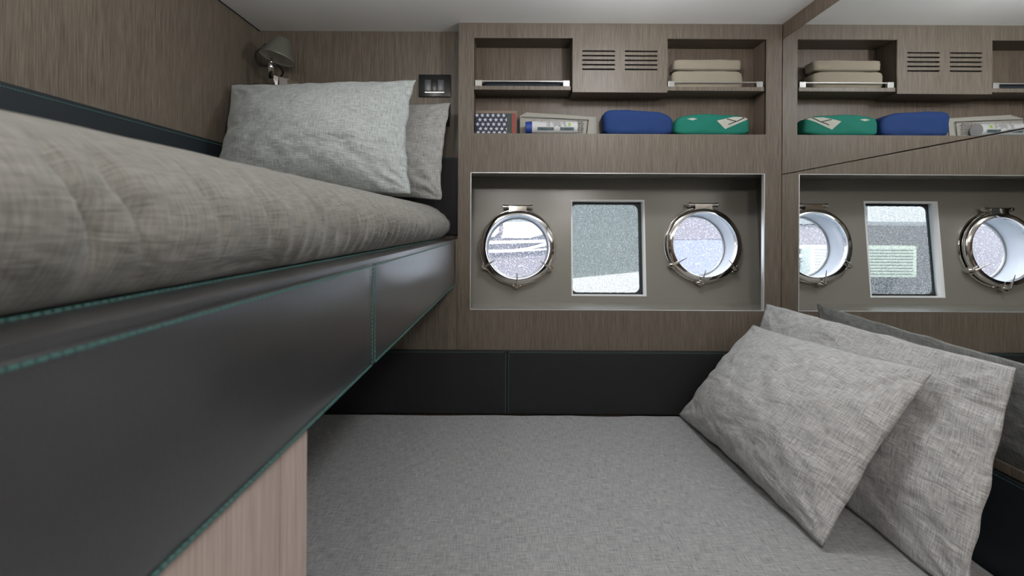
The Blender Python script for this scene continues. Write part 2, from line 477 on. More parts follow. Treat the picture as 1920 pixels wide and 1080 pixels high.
# ---------------------------------------------------------------- portholes and window
def porthole(name, c, label, dogs):
    Cw = HM @ Vector((c[0], c[1], 0))
    t = thing(name, Cw, label, 'porthole', kind='structure')
    m0 = HM @ Matrix.Translation((c[0], c[1], 0))
    MB().lathe([(RI + .004, -.004), (RI + .004, .012), (RO + .004, .012), (RO + .006, .009), (RO + .006, 0)], m0).build('base_ring', M['chrome'], t, smooth=True).data.set_sharp_from_angle(angle=R(30))
    MB().lathe([(RI, .016), (RI, .038), (RI + .002, .041), (RI + .019, .038), (RO - .003, .036), (RO, .031), (RO + .001, .022), (RO - .002, .016)], m0, close=True).build('clamp_ring', M['chrome'], t, smooth=True).data.set_sharp_from_angle(angle=R(40))
    MB().lathe([(RI + .003, .02), (RI + .003, -.09), (RI + .010, -.09), (RI + .010, .012)], m0).build('sleeve', M['white'], t, smooth=True)
    MB().lathe([(RI - .004, -.080), (RI - .004, -.088), (RI + .004, -.088), (RI + .004, -.080)], m0, close=True).build('gasket', M['satin'], t, smooth=True)
    MB().cyl(m0 @ Vector((0, 0, -.085)), m0 @ Vector((0, 0, -.083)), RI + .001, seg=72).build('pane', M['pane'], t)
    # hinge
    g = MB(); q = lambda a, b, h: m0 @ Vector((a, b, h))
    pr = [(-.045, RO - .018), (-.036, RO - .004), (-.036, RO + .014), (.036, RO + .014), (.036, RO - .004), (.045, RO - .018)]
    g.poly([q(a, b, .012) for a, b in pr], NX, .026)
    g.cyl(q(-.056, RO + .012, .028), q(.056, RO + .012, .028), .0075)
    g.cyl(q(-.062, RO + .012, .028), q(-.052, RO + .012, .028), .0100); g.cyl(q(.052, RO + .012, .028), q(.062, RO + .012, .028), .0100)
    g.build('hinge', M['chrome'], t, auto=True)
    for a in dogs:
        ca, sa = math.cos(R(a)), math.sin(R(a))
        rr = RO + .004
        g = MB()
        g.cyl(q(rr * ca, rr * sa, .004), q(rr * ca, rr * sa, .030), .0125)
        g.cyl(q(rr * ca, rr * sa, .030), q(rr * ca, rr * sa, .046), .0062)
        px_, py_ = -sa, ca
        for s in (-1, 1):
            g.cyl(q(rr * ca + s * px_ * .012, rr * sa + s * py_ * .012, .022), q(rr * ca + s * px_ * .017, rr * sa + s * py_ * .017, .022), .006)
        g.cyl(q((rr) * ca, (rr) * sa, .046), q((rr - .056) * ca, (rr - .056) * sa, .070), .0048, .0012, seg=12)
        g.build('clamp_dog', M['chrome'], t, auto=True)
    return t


porthole('window_1', ph[0], 'round polished steel porthole nearest the upper bunk, clamp ring with three pointed dogs', (211, 269, 327))
porthole('window_3', ph[1], 'round polished steel porthole between the rectangular window and the mirror', (212, 262, 321))
t = thing('window_2', HM @ Vector(((wa[0] + wb[0]) / 2, wa[1], 0)), 'rectangular window with rounded dark gasket between two round portholes', 'window', kind='structure')
HT = lambda z: HM @ Matrix.Translation((0, 0, z))
plate('window_frame', [rect(wa[0] - .003, wa[1] - .003, wb[0] + .003, wb[1] + .003), rect(wa[0] + .003, wa[1] + .003, wb[0] - .003, wb[1] - .003)], .056, HT(-.026), M['white'], t)
plate('gasket', [rect(wa[0], wa[1], wb[0], wb[1]), rrect(wa[0] + .004, wa[1] + .010, wb[0] - .013, wb[1] - .012, .026)], .012, HT(-.044), M['rubber'], t)
plate('pane', [rect(wa[0] + .001, wa[1] + .001, wb[0] - .001, wb[1] - .001)], .003, HT(-.0525), M['pane2'], t)

# ---------------------------------------------------------------- leather strips on the walls
def stitches(mb, p0, p1, n, pitch=.0065, w=.0009, ln=.0046):
    """a row of thread dashes from p0 to p1 on a face with normal n"""
    p0, p1 = Vector(p0), Vector(p1); d = p1 - p0; L = d.length; d.normalize(); n = Vector(n).normalized(); s = d.cross(n)
    k = int(L / pitch)
    for i in range(k):
        c = p0 + d * (i + .5) * pitch
        mb.obox(c, d * ln / 2, s * w, n * w * .8)


def leather_strip(name, a, b, n, label, seams, mat, stitch_top=.006, base=None):
    """padded leather panel: a, b opposite corners of its face box; n its outward axis"""
    a, b = Vector(a), Vector(b); lo = Vector(map(min, a, b)); hi = Vector(map(max, a, b)); n = Vector(n)
    t = thing(name, ((lo.x + hi.x) / 2, (lo.y + hi.y) / 2, lo.z), label, 'leather panel')
    along = Vector((1, 0, 0)) if abs(n.y) > .5 else Vector((0, 1, 0))
    k = 0 if along.x else 1
    cuts = [lo[k]] + seams + [hi[k]]
    for c0, c1 in zip(cuts, cuts[1:]):
        A, B = lo.copy(), hi.copy(); A[k] = c0 + .0006; B[k] = c1 - .0006
        MB().box(A, B, .0035).build('padding', mat, t)
    f = hi if (n.x + n.y) > 0 else lo
    s = MB()
    def P(u, z):
        v = Vector((f.x, f.y, z)); v[k] = u; return v + n * .0002
    for c0, c1 in zip(cuts, cuts[1:]):
        stitches(s, P(c0 + .008, hi.z - stitch_top), P(c1 - .008, hi.z - stitch_top), n)
    for c in seams:
        for o in (-.0055, .0055): stitches(s, P(c + o, lo.z + .004), P(c + o, hi.z - stitch_top), n)
    s.build('stitching', M['thread'], t)
    return t


leather_strip('leather_panel', W(-505.5, D - .014, -352), W(496, D + .002, -234), (0, -1, 0), 'black leather wall strip with teal stitching behind the lower bed', [W(-400, 0, 0).x, W(-15.5, 0, 0).x], M['leather_matte'])
leather_strip('leather_panel', W(XR - 6, YR + .01, -420), W(XR, D - .016, -250), (-1, 0, 0), 'blue-black leather strip beside the bed pillows, under the mirror ledge', [.35], M['leather_blue'])
leather_strip('leather_panel', W(XL + .5, YR + .01, -20), W(XL + 7, YB - .012, 137), (1, 0, 0), 'dark leather strip with a teal seam along the side wall of the upper bunk', [.5], M['leather_blue'], .010)
leather_strip('leather_panel', W(XL, YB - .012, -20), W(-108.5, YB - .0005, 131), (0, -1, 0), 'black leather strip at the head of the upper bunk behind the pillows', [W(-300, 0, 0).x], M['leather_matte'])

# ---------------------------------------------------------------- upper bunk
bk = thing('bunk_bed', W(-310, .7, -113), 'upper bunk berth with charcoal leather front panel and teal stitched seams', 'bunk bed')
XF = -113
SY = .743
Y0 = -.45


def leather_face(y0, y1):
    rows = []; ny = max(8, int((y1 - y0) / .02)); nz = 26
    x0 = (XF - 9) * U; zt, zb = ZE - 29.5 * U, ZE - 113 * U
    for i in range(ny + 1):
        y = y0 + (y1 - y0) * i / ny; r = []
        de = min(y - y0, y1 - y)
        for j in range(nz + 1):
            v = j / nz; z = zb + (zt - zb) * v
            dz = min(z - zb, zt - z)
            h = .0028 * (1 - math.exp(-de / .012)) * (1 - math.exp(-dz / .010)) if 0 <= i <= ny else 0
            h += .0007 * noise.noise(Vector((y * 7, z * 11, 3)))+ .0009 * noise.noise(Vector((y * 2, z * 16, 9)))
            r.append(Vector((XF * U - .0032 + h, y, z)))
        # wrap back over top and bottom
        r = [Vector((x0, y, zb - .0005)), Vector((XF * U - .005, y, zb - .0005))] + r + [Vector((XF * U - .005, y, zt + .0005)), Vector((x0, y, zt + .0005))]
        rows.append(r)
    me = grid_mesh(rows); return me


for y0, y1 in ((Y0, SY), (SY, D - .001)):
    link('front_panel', leather_face(y0 + .0004, y1 - .0004), M['leather'], bk, smooth=True)
m = MB()
m.box(W(-144.5, Y0, -31), W(XF - 1, D - .001, -27.2), .001)
m.build('top_rim', M['leather'], bk, auto=True)
MB().box(W(-500, Y0, -112), W(XF - 4, D - .001, -36), .001).build('bed_box', M['wood'], bk)
s = MB(); nx = (1, 0, 0)
fx = XF * U
stitches(s, (fx, Y0, ZE - 32.6 * U), (fx, SY - .006, ZE - 32.6 * U), nx, w=.0010)
stitches(s, (fx, SY + .006, ZE - 32.6 * U), (fx, D - .004, ZE - 32.6 * U), nx, w=.0010)
stitches(s, (fx, Y0, ZE - 110.6 * U), (fx, SY - .006, ZE - 110.6 * U), nx, w=.0012)
stitches(s, (fx, SY + .006, ZE - 110.6 * U), (fx, D - .004, ZE - 110.6 * U), nx, w=.0012)
for o in (-.0065, .0065):
    stitches(s, (fx, SY + o, ZE - 110 * U), (fx, SY + o, ZE - 32 * U), nx, w=.0009)
stitches(s, W(-141.5, Y0, -27), W(-141.5, D - .004, -27), (0, 0, 1), w=.0010)
s.build('stitching', M['thread'], bk)

# upper mattress: a profile in (x, z) swept along the berth, sheet gathered into folds
prof = [(-146, -26.5), (-141, -24), (-133, -14), (-129.5, -3), (-131, 8), (-137, 18), (-147, 27), (-160, 34), (-178, 39), (-205, 42), (-260, 43), (-330, 43), (-400, 42), (-460, 40), (-488, 34), (-493, 10), (-493, -24)]


def resample(p, n):
    P = [Vector(q) for q in p]; L = [0]
    for a, b in zip(P, P[1:]): L.append(L[-1] + (b - a).length)
    out = []
    for i in range(n):
        s_ = L[-1] * (i / (n - 1)) ** 1.5
        k = max(j for j in range(len(L)) if L[j] <= s_ + 1e-9); k = min(k, len(P) - 2)
        f = (s_ - L[k]) / (L[k + 1] - L[k])
        p0, p1, p2, p3 = P[max(k - 1, 0)], P[k], P[k + 1], P[min(k + 2, len(P) - 1)]
        q = .5 * ((2 * p1) + (p2 - p0) * f + (2 * p0 - 5 * p1 + 4 * p2 - p3) * f * f + (3 * p1 - p0 - 3 * p2 + p3) * f ** 3)
        out.append((q.x, q.y, s_ * U))
    return out


pr = resample(prof, 84)
rows = []; uvs = []
NY = 560; ya, yb = Y0 + .02, YB - .016
for i in range(NY + 1):
    y = ya + (yb - ya) * i / NY
    e = max(0.0, 1 - (yb - y) / .045); end = 1 - (1 - math.sqrt(max(0, 1 - e * e)))   # rounds off at the head
    r, uv = [], []
    for j, (x, z, s_) in enumerate(pr):
        zz = -24 + (z + 24) * (.45 + .55 * end); xx = x if end > .999 else -300 + (x + 300) * (.93 + .07 * end)
        if y > D - .012 : xx = min(xx, -116)
        X = max(xx, -494) * U; Z = ZE + zz * U
        # folds on the side: long soft ones near the foot, tight gathers at the head
        side = math.exp(-((s_ - .085) / .060) ** 2)
        g = max(0.0, min(1.0, (y - .42) / .5))
        ph_ = y + .035 * math.sin(s_ * 22) + .02 * noise.noise(Vector((y * 3, s_ * 6, 1)))
        fold = g * .0066 * (1 - 2 * abs(math.sin(ph_ * 84 + 3 * noise.noise(Vector((y * 9, s_ * 4, 2))))) + .5 * math.sin(ph_ * 128))
        soft = (1 - .4 * g) * .0085 * noise.noise(Vector((ph_ * 11, s_ * 5, 5))) + .0035 * noise.noise(Vector((ph_ * 27, s_ * 8, 7)))
        crease = 0
        for cy, cw, dp in ((.288, .0065, .014), (.325, .006, .012), (.41, .008, .006), (.50, .008, .006), (.62, .008, .005), (.80, .007, .0035), (.93, .006, .0035)):
            dd = (y - cy - .10 * (s_ - .08) - .012 * math.sin(s_ * 40))
            crease -= 1.5 * dp * math.exp(-(dd / cw) ** 2) * math.exp(-((s_ - .085) / .045) ** 2)
        h = side * (fold + soft + crease) + .0015 * noise.noise(Vector((X * 12, y * 12, 4)))
        if j < 4: h *= j / 4
        a0 = pr[max(j - 1, 0)]; a1 = pr[min(j + 1, len(pr) - 1)]
        tn = Vector((a1[0] - a0[0], 0, a1[1] - a0[1])).normalized(); nn = Vector((tn.z, 0, -tn.x))
        r.append(Vector((X, y, Z)) + nn * h); uv.append((y, s_))
    rows.append(r); uvs.append(uv)
me = grid_mesh(rows, uvs)
mt = thing('mattress', W(-320, .7, -27), 'bunk mattress in a gathered grey linen sheet, on the upper berth', 'mattress')
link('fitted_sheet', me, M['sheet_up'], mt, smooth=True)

# ---------------------------------------------------------------- lower bed
bd = thing('bed', (0, 1.13, 0), 'lower berth base built across the cabin under the portholes', 'bed')
MB().box(W(-500, .545, -600), W(489, D - .016, -420), .003).build('bed_box', M['wood'], bd)
bm_ = bmesh.new()
rows = []; uvs = []
x0, x1, y0, y1 = -498 * U, 490 * U, .56, D - .0155
NX_, NY_ = 260, 150
ZM = ZE - 351 * U


def topz(x, y):
    ex = min(x - x0, x1 - x); ey = min(y - y0, (y1 - y))
    rr = .022
    def rd(e): return 0 if e >= rr else rr - math.sqrt(max(0, rr * rr - (rr - e) ** 2))
    z = -rd(max(ex, 0)) - rd(max(ey, 0)) * (.8 if y1 - y < rr else 1)
    z += .0035 * noise.noise(Vector((x * 4, y * 4, 11))) + .0012 * noise.noise(Vector((x * 14, y * 22, 12)))
    z += .0022 * abs(noise.noise(Vector((x * 7 + y * 3, y * 9 - x * 2, 21)))) * 1.2
    return ZM + z


for i in range(NX_ + 1):
    x = x0 + (x1 - x0) * (i / NX_)
    r, uv = [], []
    r.append(Vector((x, y0, ZM - .12))); uv.append((x, y0 - .12)); r.append(Vector((x, y0, ZM - .03))); uv.append((x, y0 - .03))
    for j in range(NY_ + 1):
        f = j / NY_
        y = y0 + (y1 - y0) * (f if f < .9 else f)
        r.append(Vector((x, y, topz(x, y)))); uv.append((x, y))
    r.append(Vector((x, y1, ZM - .12))); uv.append((x, y1 + .12))
    if i in (0, NX_):
        rr = [Vector((v.x, v.y, ZM - .12)) for v in r]
        if i == 0: rows.append(rr); uvs.append([(u - .1, v) for u, v in uv]); rows.append(r); uvs.append(uv)
        else: rows.append(r); uvs.append(uv); rows.append(rr); uvs.append([(u + .1, v) for u, v in uv])
    else: rows.append(r); uvs.append(uv)
lm = thing('mattress', (0, 1.13, ZM - .12), 'wide bed mattress in a smooth grey linen sheet under the portholes', 'mattress')
link('fitted_sheet', grid_mesh(rows, uvs), M['sheet'], lm, smooth=True)
MB().box((x0 + .004, y0 + .004, ZE - 420 * U), (x1 - .004, y1 - .004, ZM - .03), .004).build('mattress_core', M['white'], lm)

# locker below the upper bunk, nearer than the bed
lk = thing('storage_locker', W(-310, .05, -600), 'oak locker, veneer lightened as if brightly lit, under the upper bunk beside the lower bed', 'cabinet')
xf = -118
MB().box(W(-500, Y0, -600), W(xf - 9, .528, -115)).build('carcass', M['wood_lit'], lk)
MB().box(W(xf - 9, .4705, -600), W(xf, .5295, -115), .0008).build('stile', M['wood_lit'], lk)
MB().box(W(xf - 9, -.12, -600), W(xf, .4688, -115), .0008).build('door', M['wood_lit'], lk)
MB().box(W(xf - 9, Y0, -600), W(xf, -.1217, -115), .0008).build('door', M['wood_lit'], lk)


# ---------------------------------------------------------------- pillows
def pillow(name, c, thf, thb, label, mat, seed, base, bow=.035, sbow=None, group=None, nu=110, nv=84, ear=.0):
    """c: corners bottom-a, bottom-b, top-b, top-a (world); thf, thb: thickness each side of the seam plane (thf on the side of its normal)"""
    c = [Vector(q) for q in c]
    nrm = ((c[1] - c[0]).cross(c[3] - c[0])).normalized()
    Wd = ((c[1] - c[0]).length + (c[2] - c[3]).length) / 2; Hd = ((c[3] - c[0]).length + (c[2] - c[1]).length) / 2
    O = Vector((seed * 3.7, seed * 1.9, seed))
    def side(sg, th):
        rows, uvs = [], []
        for i in range(nu + 1):
            s = i / nu; s = .5 - .5 * math.cos(math.pi * s) if False else s
            r, uv = [], []
            for j in range(nv + 1):
                t = j / nv; u = 2 * s - 1; v = 2 * t - 1
                # edges bow in between the corners, with an uneven hem
                uu = u * (1 - (bow if sbow is None else sbow) * (1 - v * v)) ; vv = v * (1 - bow * 1.3 * (1 - u * u))
                ed = max(abs(u), abs(v)) ** 10
                uu += ed * .022 * noise.noise(O + Vector((v * 4, u, 2))); vv += ed * .020 * noise.noise(O + Vector((u * 5, v, 5)))
                S, T_ = (uu + 1) / 2, (vv + 1) / 2
                p = (c[0] * (1 - S) + c[1] * S) * (1 - T_) + (c[3] * (1 - S) + c[2] * S) * T_
                h = (max(0, 1 - abs(u) ** 2.1) * max(0, 1 - abs(v) ** 2.1)) ** .70
                h *= 1 - .10 * v                       # filling settles
                m_ = max(0, 1 - max(abs(u), abs(v)) ** 6)
                # creases that run in from the corners
                cr = 0
                for k, (cu_, cv_) in enumerate(((-1, -1), (1, -1), (1, 1), (-1, 1))):
                    du, dv = (u - cu_) * Wd / 2, (v - cv_) * Hd / 2
                    rr = math.hypot(du, dv); an = math.atan2(dv, du)
                    cr += math.exp(-(rr / .11) ** 2) * +.0062 * math.sin(an * 13 + k + 3 * noise.noise(O + Vector((rr * 14, k, 0)))) * min(1, rr / .03)
                x_, y_ = u * Wd / 2, v * Hd / 2
                q = Vector((x_ * 5, y_ * 9, sg)) + O
                wr = .0105 * (abs(noise.noise(q + Vector((noise.noise(q * .7), 0, 0)))) - .25) + .0052 * (abs(noise.noise(q * 2.3)) - .2) + .0030 * noise.noise(Vector((x_ * 16 + y_ * 9, y_ * 34 - x_ * 7, sg)) + O)
                edge = max(abs(u), abs(v)); puck = .0055 * noise.noise(O + Vector((x_ * 30 if abs(v) > abs(u) else y_ * 30, 7, sg))) * math.exp(-((1 - edge) / .14) ** 2)
                d = th * h + (wr + puck) * min(1, m_ * 2.5) + cr * m_
                r.append(p + nrm * sg * max(d, 0.0 if m_ > 0 else 0)); uv.append((S * Wd + seed, T_ * Hd))
            rows.append(r); uvs.append(uv)
        return rows, uvs
    A, ua = side(1, thf); B, ub = side(-1, thb)
    m1 = grid_mesh(A, ua); m2 = grid_mesh([r[::-1] for r in B], [r[::-1] for r in ub])
    bm = bmesh.new(); bm.from_mesh(m1); bm.from_mesh(m2)
    bmesh.ops.remove_doubles(bm, verts=bm.verts, dist=2e-4); bmesh.ops.recalc_face_normals(bm, faces=bm.faces)
    me = bpy.data.meshes.new(name); bm.to_mesh(me); bm.free()
    t = thing(name, base, label, 'pillow', group)
    link('pillowcase', me, mat, t, smooth=True)
    # piped hem of the case: a thin flat seam round the rim
    pts = []
    for k in range(4):
        pass
    return t


PB_ = ZM + .006
# lower bed, front one
pillow('pillow', [W(331, 1.005, -346), W(300, 1.715, -346), W(427, 1.68, -176), W(447, 1.0, -154)], .020, .105,
       'grey linen pillow leaning in front, lowest on the bed', M['linen_pale'], 1.3, W(330, 1.3, -346), bow=.03)
pillow('pillow', [W(416, .862, -347), W(404, 1.70, -347), W(452, 1.69, -140), W(486, .905, -136)], .022, .045,
       'grey linen pillow behind the front one, propped against the mirror', M['linen_pale'], 2.6, W(410, 1.3, -347), bow=.008)
# upper bunk
pillow('pillow', [W(-497, 1.50, 50), W(-165, 1.46, 47), W(-172, 1.585, 246), W(-497, 1.62, 241)], .11, .055,
       'pale grey linen pillow standing in front on the upper bunk', M['linen_top'], 4.1, W(-330, 1.48, 50), bow=.03, sbow=.07)
pillow('pillow', [W(-440, 1.70, 50), W(-137, 1.70, 45), W(-124, 1.745, 228), W(-430, 1.755, 224)], .075, .045,
       'grey linen pillow half hidden behind the other on the upper bunk', M['linen'], 5.7, W(-290, 1.68, 50), bow=.035)

# ---------------------------------------------------------------- reading lamp
lp = thing('wall_lamp', at(545, 160, YB), 'small grey-green cone reading lamp with chrome arm in the upper bunk corner', 'lamp')
yl = 1.72
Sc = at(518, 112, yl); up = (at(514, 72, yl + .03) - Sc).normalized()
zx = up; ax_ = Vector((1, 0, 0)); ax_ = (ax_ - zx * ax_.dot(zx)).normalized(); ay_ = zx.cross(ax_)
tilt = Matrix.Rotation(R(-8), 3, Vector((1, 0, 0))) @ Matrix.Rotation(R(12), 3, Vector((0, 1, 0)))
LMx = Matrix.Translation(Sc) @ tilt.to_4x4() @ Matrix.Scale(.93, 4)
MB().lathe([(.0655, 0), (.0665, .001), (.0645, .004), (.034, .078), (.028, .085), (.0, .087)], LMx, 48).build('lamp_shade', M['shade'], lp, smooth=True)
MB().lathe([(.0660, .0005), (.0635, .002), (.033, .074), (.0, .078)], LMx, 48).build('shade_lining', M['shade_in'], lp, smooth=True)
q = lambda x, y, z: LMx @ Vector((x, y, z))
MB().cyl(q(0, 0, .078), q(0, 0, .050), .014, .017).ball(q(0, 0, .042), .017).build('bulb', M['white'], lp, auto=True)
MB().tube([at(507, 120, yl - .02), at(506, 130, yl - .015), at(506, 149, yl - .005)], .0105, 16).cyl(at(507, 112, yl + .01), at(507, 124, yl + .01), .005).build('arm', M['chrome'], lp, smooth=True)
m = MB()
a = at(509, 148, yl + .03); b = at(530, 168, yl + .06)
m.poly([at(511, 145, yl + .03), at(524, 149, yl + .05), at(523, 180, yl + .06), at(521, 172, yl + .05)], (0, -1, .15), .012)
m.poly([at(525, 149, yl + .05), at(543, 153, YB - .012), at(543, 182, YB - .012), at(525, 182, yl + .06)], (0, -1, .15), .012)
m.build('bracket', M['chrome'], lp)
MB().cyl(at(545, 172, YB), at(545, 172, YB - .016), .040, .040, seg=40).build('wall_plate', M['chrome'], lp, auto=True)


def bez(P, n=28):
    out = []
    Q = [Vector(p) for p in P]
    for k in range(len(Q) - 1):
        p0, p1, p2, p3 = Q[max(k - 1, 0)], Q[k], Q[k + 1], Q[min(k + 2, len(Q) - 1)]
        for i in range(n // 3):
            f = i / (n // 3)
            out.append(.5 * ((2 * p1) + (p2 - p0) * f + (2 * p0 - 5 * p1 + 4 * p2 - p3) * f * f + (3 * p1 - p0 - 3 * p2 + p3) * f ** 3))
    out.append(Q[-1]); return out


MB().tube(bez([at(496, 84, yl + .02), at(491, 90, yl + .02), at(479, 100, yl + .01), at(478, 110, yl), at(484, 121, yl), at(494, 126, yl), at(506, 126, yl - .012), at(518, 124, yl), at(526, 131, yl + .03), at(529, 139, yl + .06), at(525, 146, yl + .07)]), .0032).build('cord', M['cable'], lp, smooth=True)

# switches beside the bunk
sw = thing('light_switch', W(-160, YB, 250), 'glossy black wall plate with three grey rockers above the upper bunk pillows', 'switch')
MB().box(W(-192, YB - .008, 250), W(-129.5, YB, 293.5), .002).build('cover_plate', M['gloss_black'], sw, auto=True)
for xa, xb, mt_ in ((-180, -168, 'grey_plastic'), (-167, -155.5, 'gloss_black'), (-154.5, -142.5, 'grey_plastic')):
    MB().box(W(xa, YB - .0115, 261), W(xb, YB - .007, 282.5), .001).build('rocker', M[mt_], sw, auto=True)
MB().box(W(-180, YB - .009, 258), W(-142.5, YB - .0078, 259.2)).build('chrome_line', M['satin'], sw)
so = thing('power_socket', W(-142, YB, 194), 'black wall socket partly behind the rear pillow on the upper bunk', 'socket')
MB().box(W(-174, YB - .009, 193.5), W(-130.5, YB, 236), .002).build('cover_plate', M['gloss_black'], so, auto=True)
MB().cyl(W(-152, YB - .0095, 215), W(-152, YB - .006, 215), .018, seg=28).build('outlet', M['black'], so)


# ---------------------------------------------------------------- things on the shelves
def soft(name, lo, hi, mat, label, cat, seed, rnd=.35, amp=.004, layers=0, group=None, top=None, origin=None, parent=None):
    """soft folded cloth between two corners (x, y, z world), flat underneath"""
    lo, hi = Vector(lo), Vector(hi); c = (lo + hi) / 2; h = (hi - lo) / 2
    rows = []; n1, n2 = 96, 48
    for i in range(n2 + 1):
        ph = -math.pi / 2 + math.pi * i / n2; r = []
        for j in range(n1):
            th = 2 * math.pi * j / n1
            def sp(v, e): return math.copysign(abs(v) ** e, v)
            cp, sp_ = math.cos(ph), math.sin(ph)
            x = sp(cp, rnd) * sp(math.cos(th), rnd); y = sp(cp, rnd) * sp(math.sin(th), rnd); z = sp(sp_, rnd)
            p = Vector((x * h.x, y * h.y, z * h.z))
            if top: p.z = -h.z + (p.z + h.z) * top(x, y)
            nn = noise.noise(Vector((p.x * 22, p.y * 22, p.z * 30 + seed))) * amp
            if layers:
                k = .5 - .5 * math.cos(2 * math.pi * layers * (z * .5 + .5))
                nn += .0016 * (k - .5) * 2 if max(abs(x), abs(y)) > .8 else 0
            p += Vector((x, y, 0)).normalized() * nn if (x or y) else Vector((0, 0, 0))
            if z > -.9: p.z += nn * .7
            p.z = max(p.z, -h.z)
            r.append(c + p)
        rows.append(r)
    me = grid_mesh(rows, closed=True)
    o = link(name, me, mat, parent, smooth=True, origin=origin or (c.x, c.y, lo.z))
    if label: tag(o, label, cat, group)
    return o


SH = 172.6; S2 = 262.2
Ya, Yb = D + .022, CB - .006
# paper and print
def star_pts(cx, cz, r, y, rot=0):
    P = []
    for k in range(10):
        a = R(90 + 36 * k + rot); q_ = r if k % 2 == 0 else r * .42
        P.append(W(cx + q_ * math.cos(a), y, cz + q_ * math.sin(a)))
    return P


bx = thing('star_spangled_box', W(-41, D + .05, SH), 'flat box printed with white stars on navy and a red edge', 'box')
yf = D + .030
MB().box(W(-80, yf, SH), W(-2, yf + .035, 213), .001).build('cover', M['navy'], bx, auto=True)
s = MB()
rowz = [209, 200.5, 192, 183.5, 176]
for k, z in enumerate(rowz):
    for i in range(7):
        x = -76 + 10.2 * i + (5 if k % 2 else 0) + k * .6
        if x > -17: continue
        s.poly(star_pts(x, z, 4.3, yf - .0006, 8), (0, 1, 0), .0006)
s.build('star_print', M['star'], bx)
MB().box(W(-19, yf - .0007, SH), W(-9, yf, 212.5)).build('dark_edge', M['dkgreen'], bx)
MB().box(W(-9, yf - .0007, SH), W(-2.4, yf, 212.5)).build('red_edge', M['red'], bx)
cbx = MB().box(W(-80, yf + .040, SH), W(0, yf + .044, 223)).build('cardboard_sheet', M['paper_dark'], origin=W(-40, yf + .042, SH))
tag(cbx, 'brown cardboard sheet standing behind the star printed box', 'cardboard')


def curved_sheet(xa, xb, za, zb, y, curl, thick, mat, name, parent, lean=.0, skew=0, n=40):
    rows_f, rows_b = [], []
    for i in range(n + 1):
        f = i / n; x = xa + (xb - xa) * f
        yy = y + curl * (1 - math.cos(math.pi * f)) / 2 + .002 * math.sin(f * 9)
        zt = zb + skew * f
        rows_f.append([W(x, yy + lean * k / 4, za + (zt - za) * k / 4) for k in range(5)])
    bm = bmesh.new(); me = grid_mesh(rows_f); bm.from_mesh(me)
    r = bmesh.ops.solidify(bm, geom=bm.faces[:], thickness=thick)
    me2 = bpy.data.meshes.new(name); bm.to_mesh(me2); bm.free()
    return link(name, me2, mat, parent)


news = thing('newspaper_stack', W(80, D + .05, SH), 'stack of cream newspapers with black bordered page, standing on the long shelf', 'newspaper')
for k in range(5):
    curved_sheet(6 + 3 * k, 150 + 2.0 * k, SH, 214 + 2.2 * k, D + .068 + .005 * k, .004, .0012, M['paper'], 'sheet', news, lean=.006, skew=-2 - 1.5 * k)
s = MB(); y_ = D + .0665
s.poly([W(8, y_, 211.5), W(140, y_ + .004, 206.5), W(140, y_ + .004, 205.2), W(8, y_, 210.4)], (0, 1, 0), .0004)
s.poly([W(139, y_ + .003, 206.5), W(140.4, y_ + .003, 206.5), W(136.5, y_ + .003, SH), W(134.8, y_ + .003, SH)], (0, 1, 0), .0004)
random.seed(3)
for k in range(7):
    z = 201 - 4.0 * k
    x = 104 - (4 if k > 1 else 30)
    while x < 130:
        w_ = random.uniform(2, 6); s.box(W(x, y_ + .0006, z), W(min(x + w_, 133), y_ + .0012, z + 1.2)); x += w_ + 1.4
for k in range(5): s.box(W(34 + 14 * k, y_ + .0004, 203 - k * .5), W(34.8 + 14 * k, y_ + .001, 205 - k * .5))
s.build('printed_lines', M['ink'], news)
# rolled newspaper in front
rn = thing('rolled_newspaper', W(75, D + .03, SH), 'rolled white newspaper with blue end and lime square, lying before the newspaper stack', 'newspaper')
rc = 187; rr_ = 14
pc = W(20, D + .006 + .0305, SH + 13.2)
MB().cyl(W(29, pc.y, SH + 13.4), W(115, pc.y, SH + 12.8), .0265, .026, 40).build('paper_roll', M['paper_white'], rn, auto=True)
MB().cyl(W(17, pc.y, SH + 12.9), W(29, pc.y, SH + 13.3), .0245, .0258, 40).build('blue_cover', M['blue_ink'], rn, auto=True)
def onroll(x0, x1, a0, a1, mb, off=.0003):
    r_ = .0268 + off; n = 6
    P = []
    zc_ = SH + 13.1
    for i in range(n + 1):
        a = R(a0 + (a1 - a0) * i / n); P.append((pc.y - r_ * math.cos(a), W(0, 0, zc_).z + r_ * math.sin(a)))
    for (ya_, za_), (yb_, zb_) in zip(P, P[1:]):
        vs = [mb.bm.verts.new(v) for v in ((x0 * U, ya_, za_), (x1 * U, ya_, za_), (x1 * U, yb_, zb_), (x0 * U, yb_, zb_))]
        f = mb.bm.faces.new(vs); f.material_index = mb.mi
s = MB()
for k in range(7):
    a = 4 + 7 * k; x = 56
    if k == 6: x = 42
    while x < 92:
        w_ = random.uniform(1.5, 4)
        if not any(abs(x - g_) < 1.2 for g_ in (64, 74, 84)): onroll(x, min(x + w_, 93), a, a + 2.2, s)
        x += w_ + .8
s.build('printed_lines', M['ink'], rn)
s = MB(); onroll(97, 102, 8, 36, s); s.build('green_mark', M['green_ink'], rn)
s = MB(); onroll(39, 70, -28, -3, s, .0004); onroll(82, 108, -28, -3, s, .0004); s.build('photo_strip', M['photo_ink'], rn)

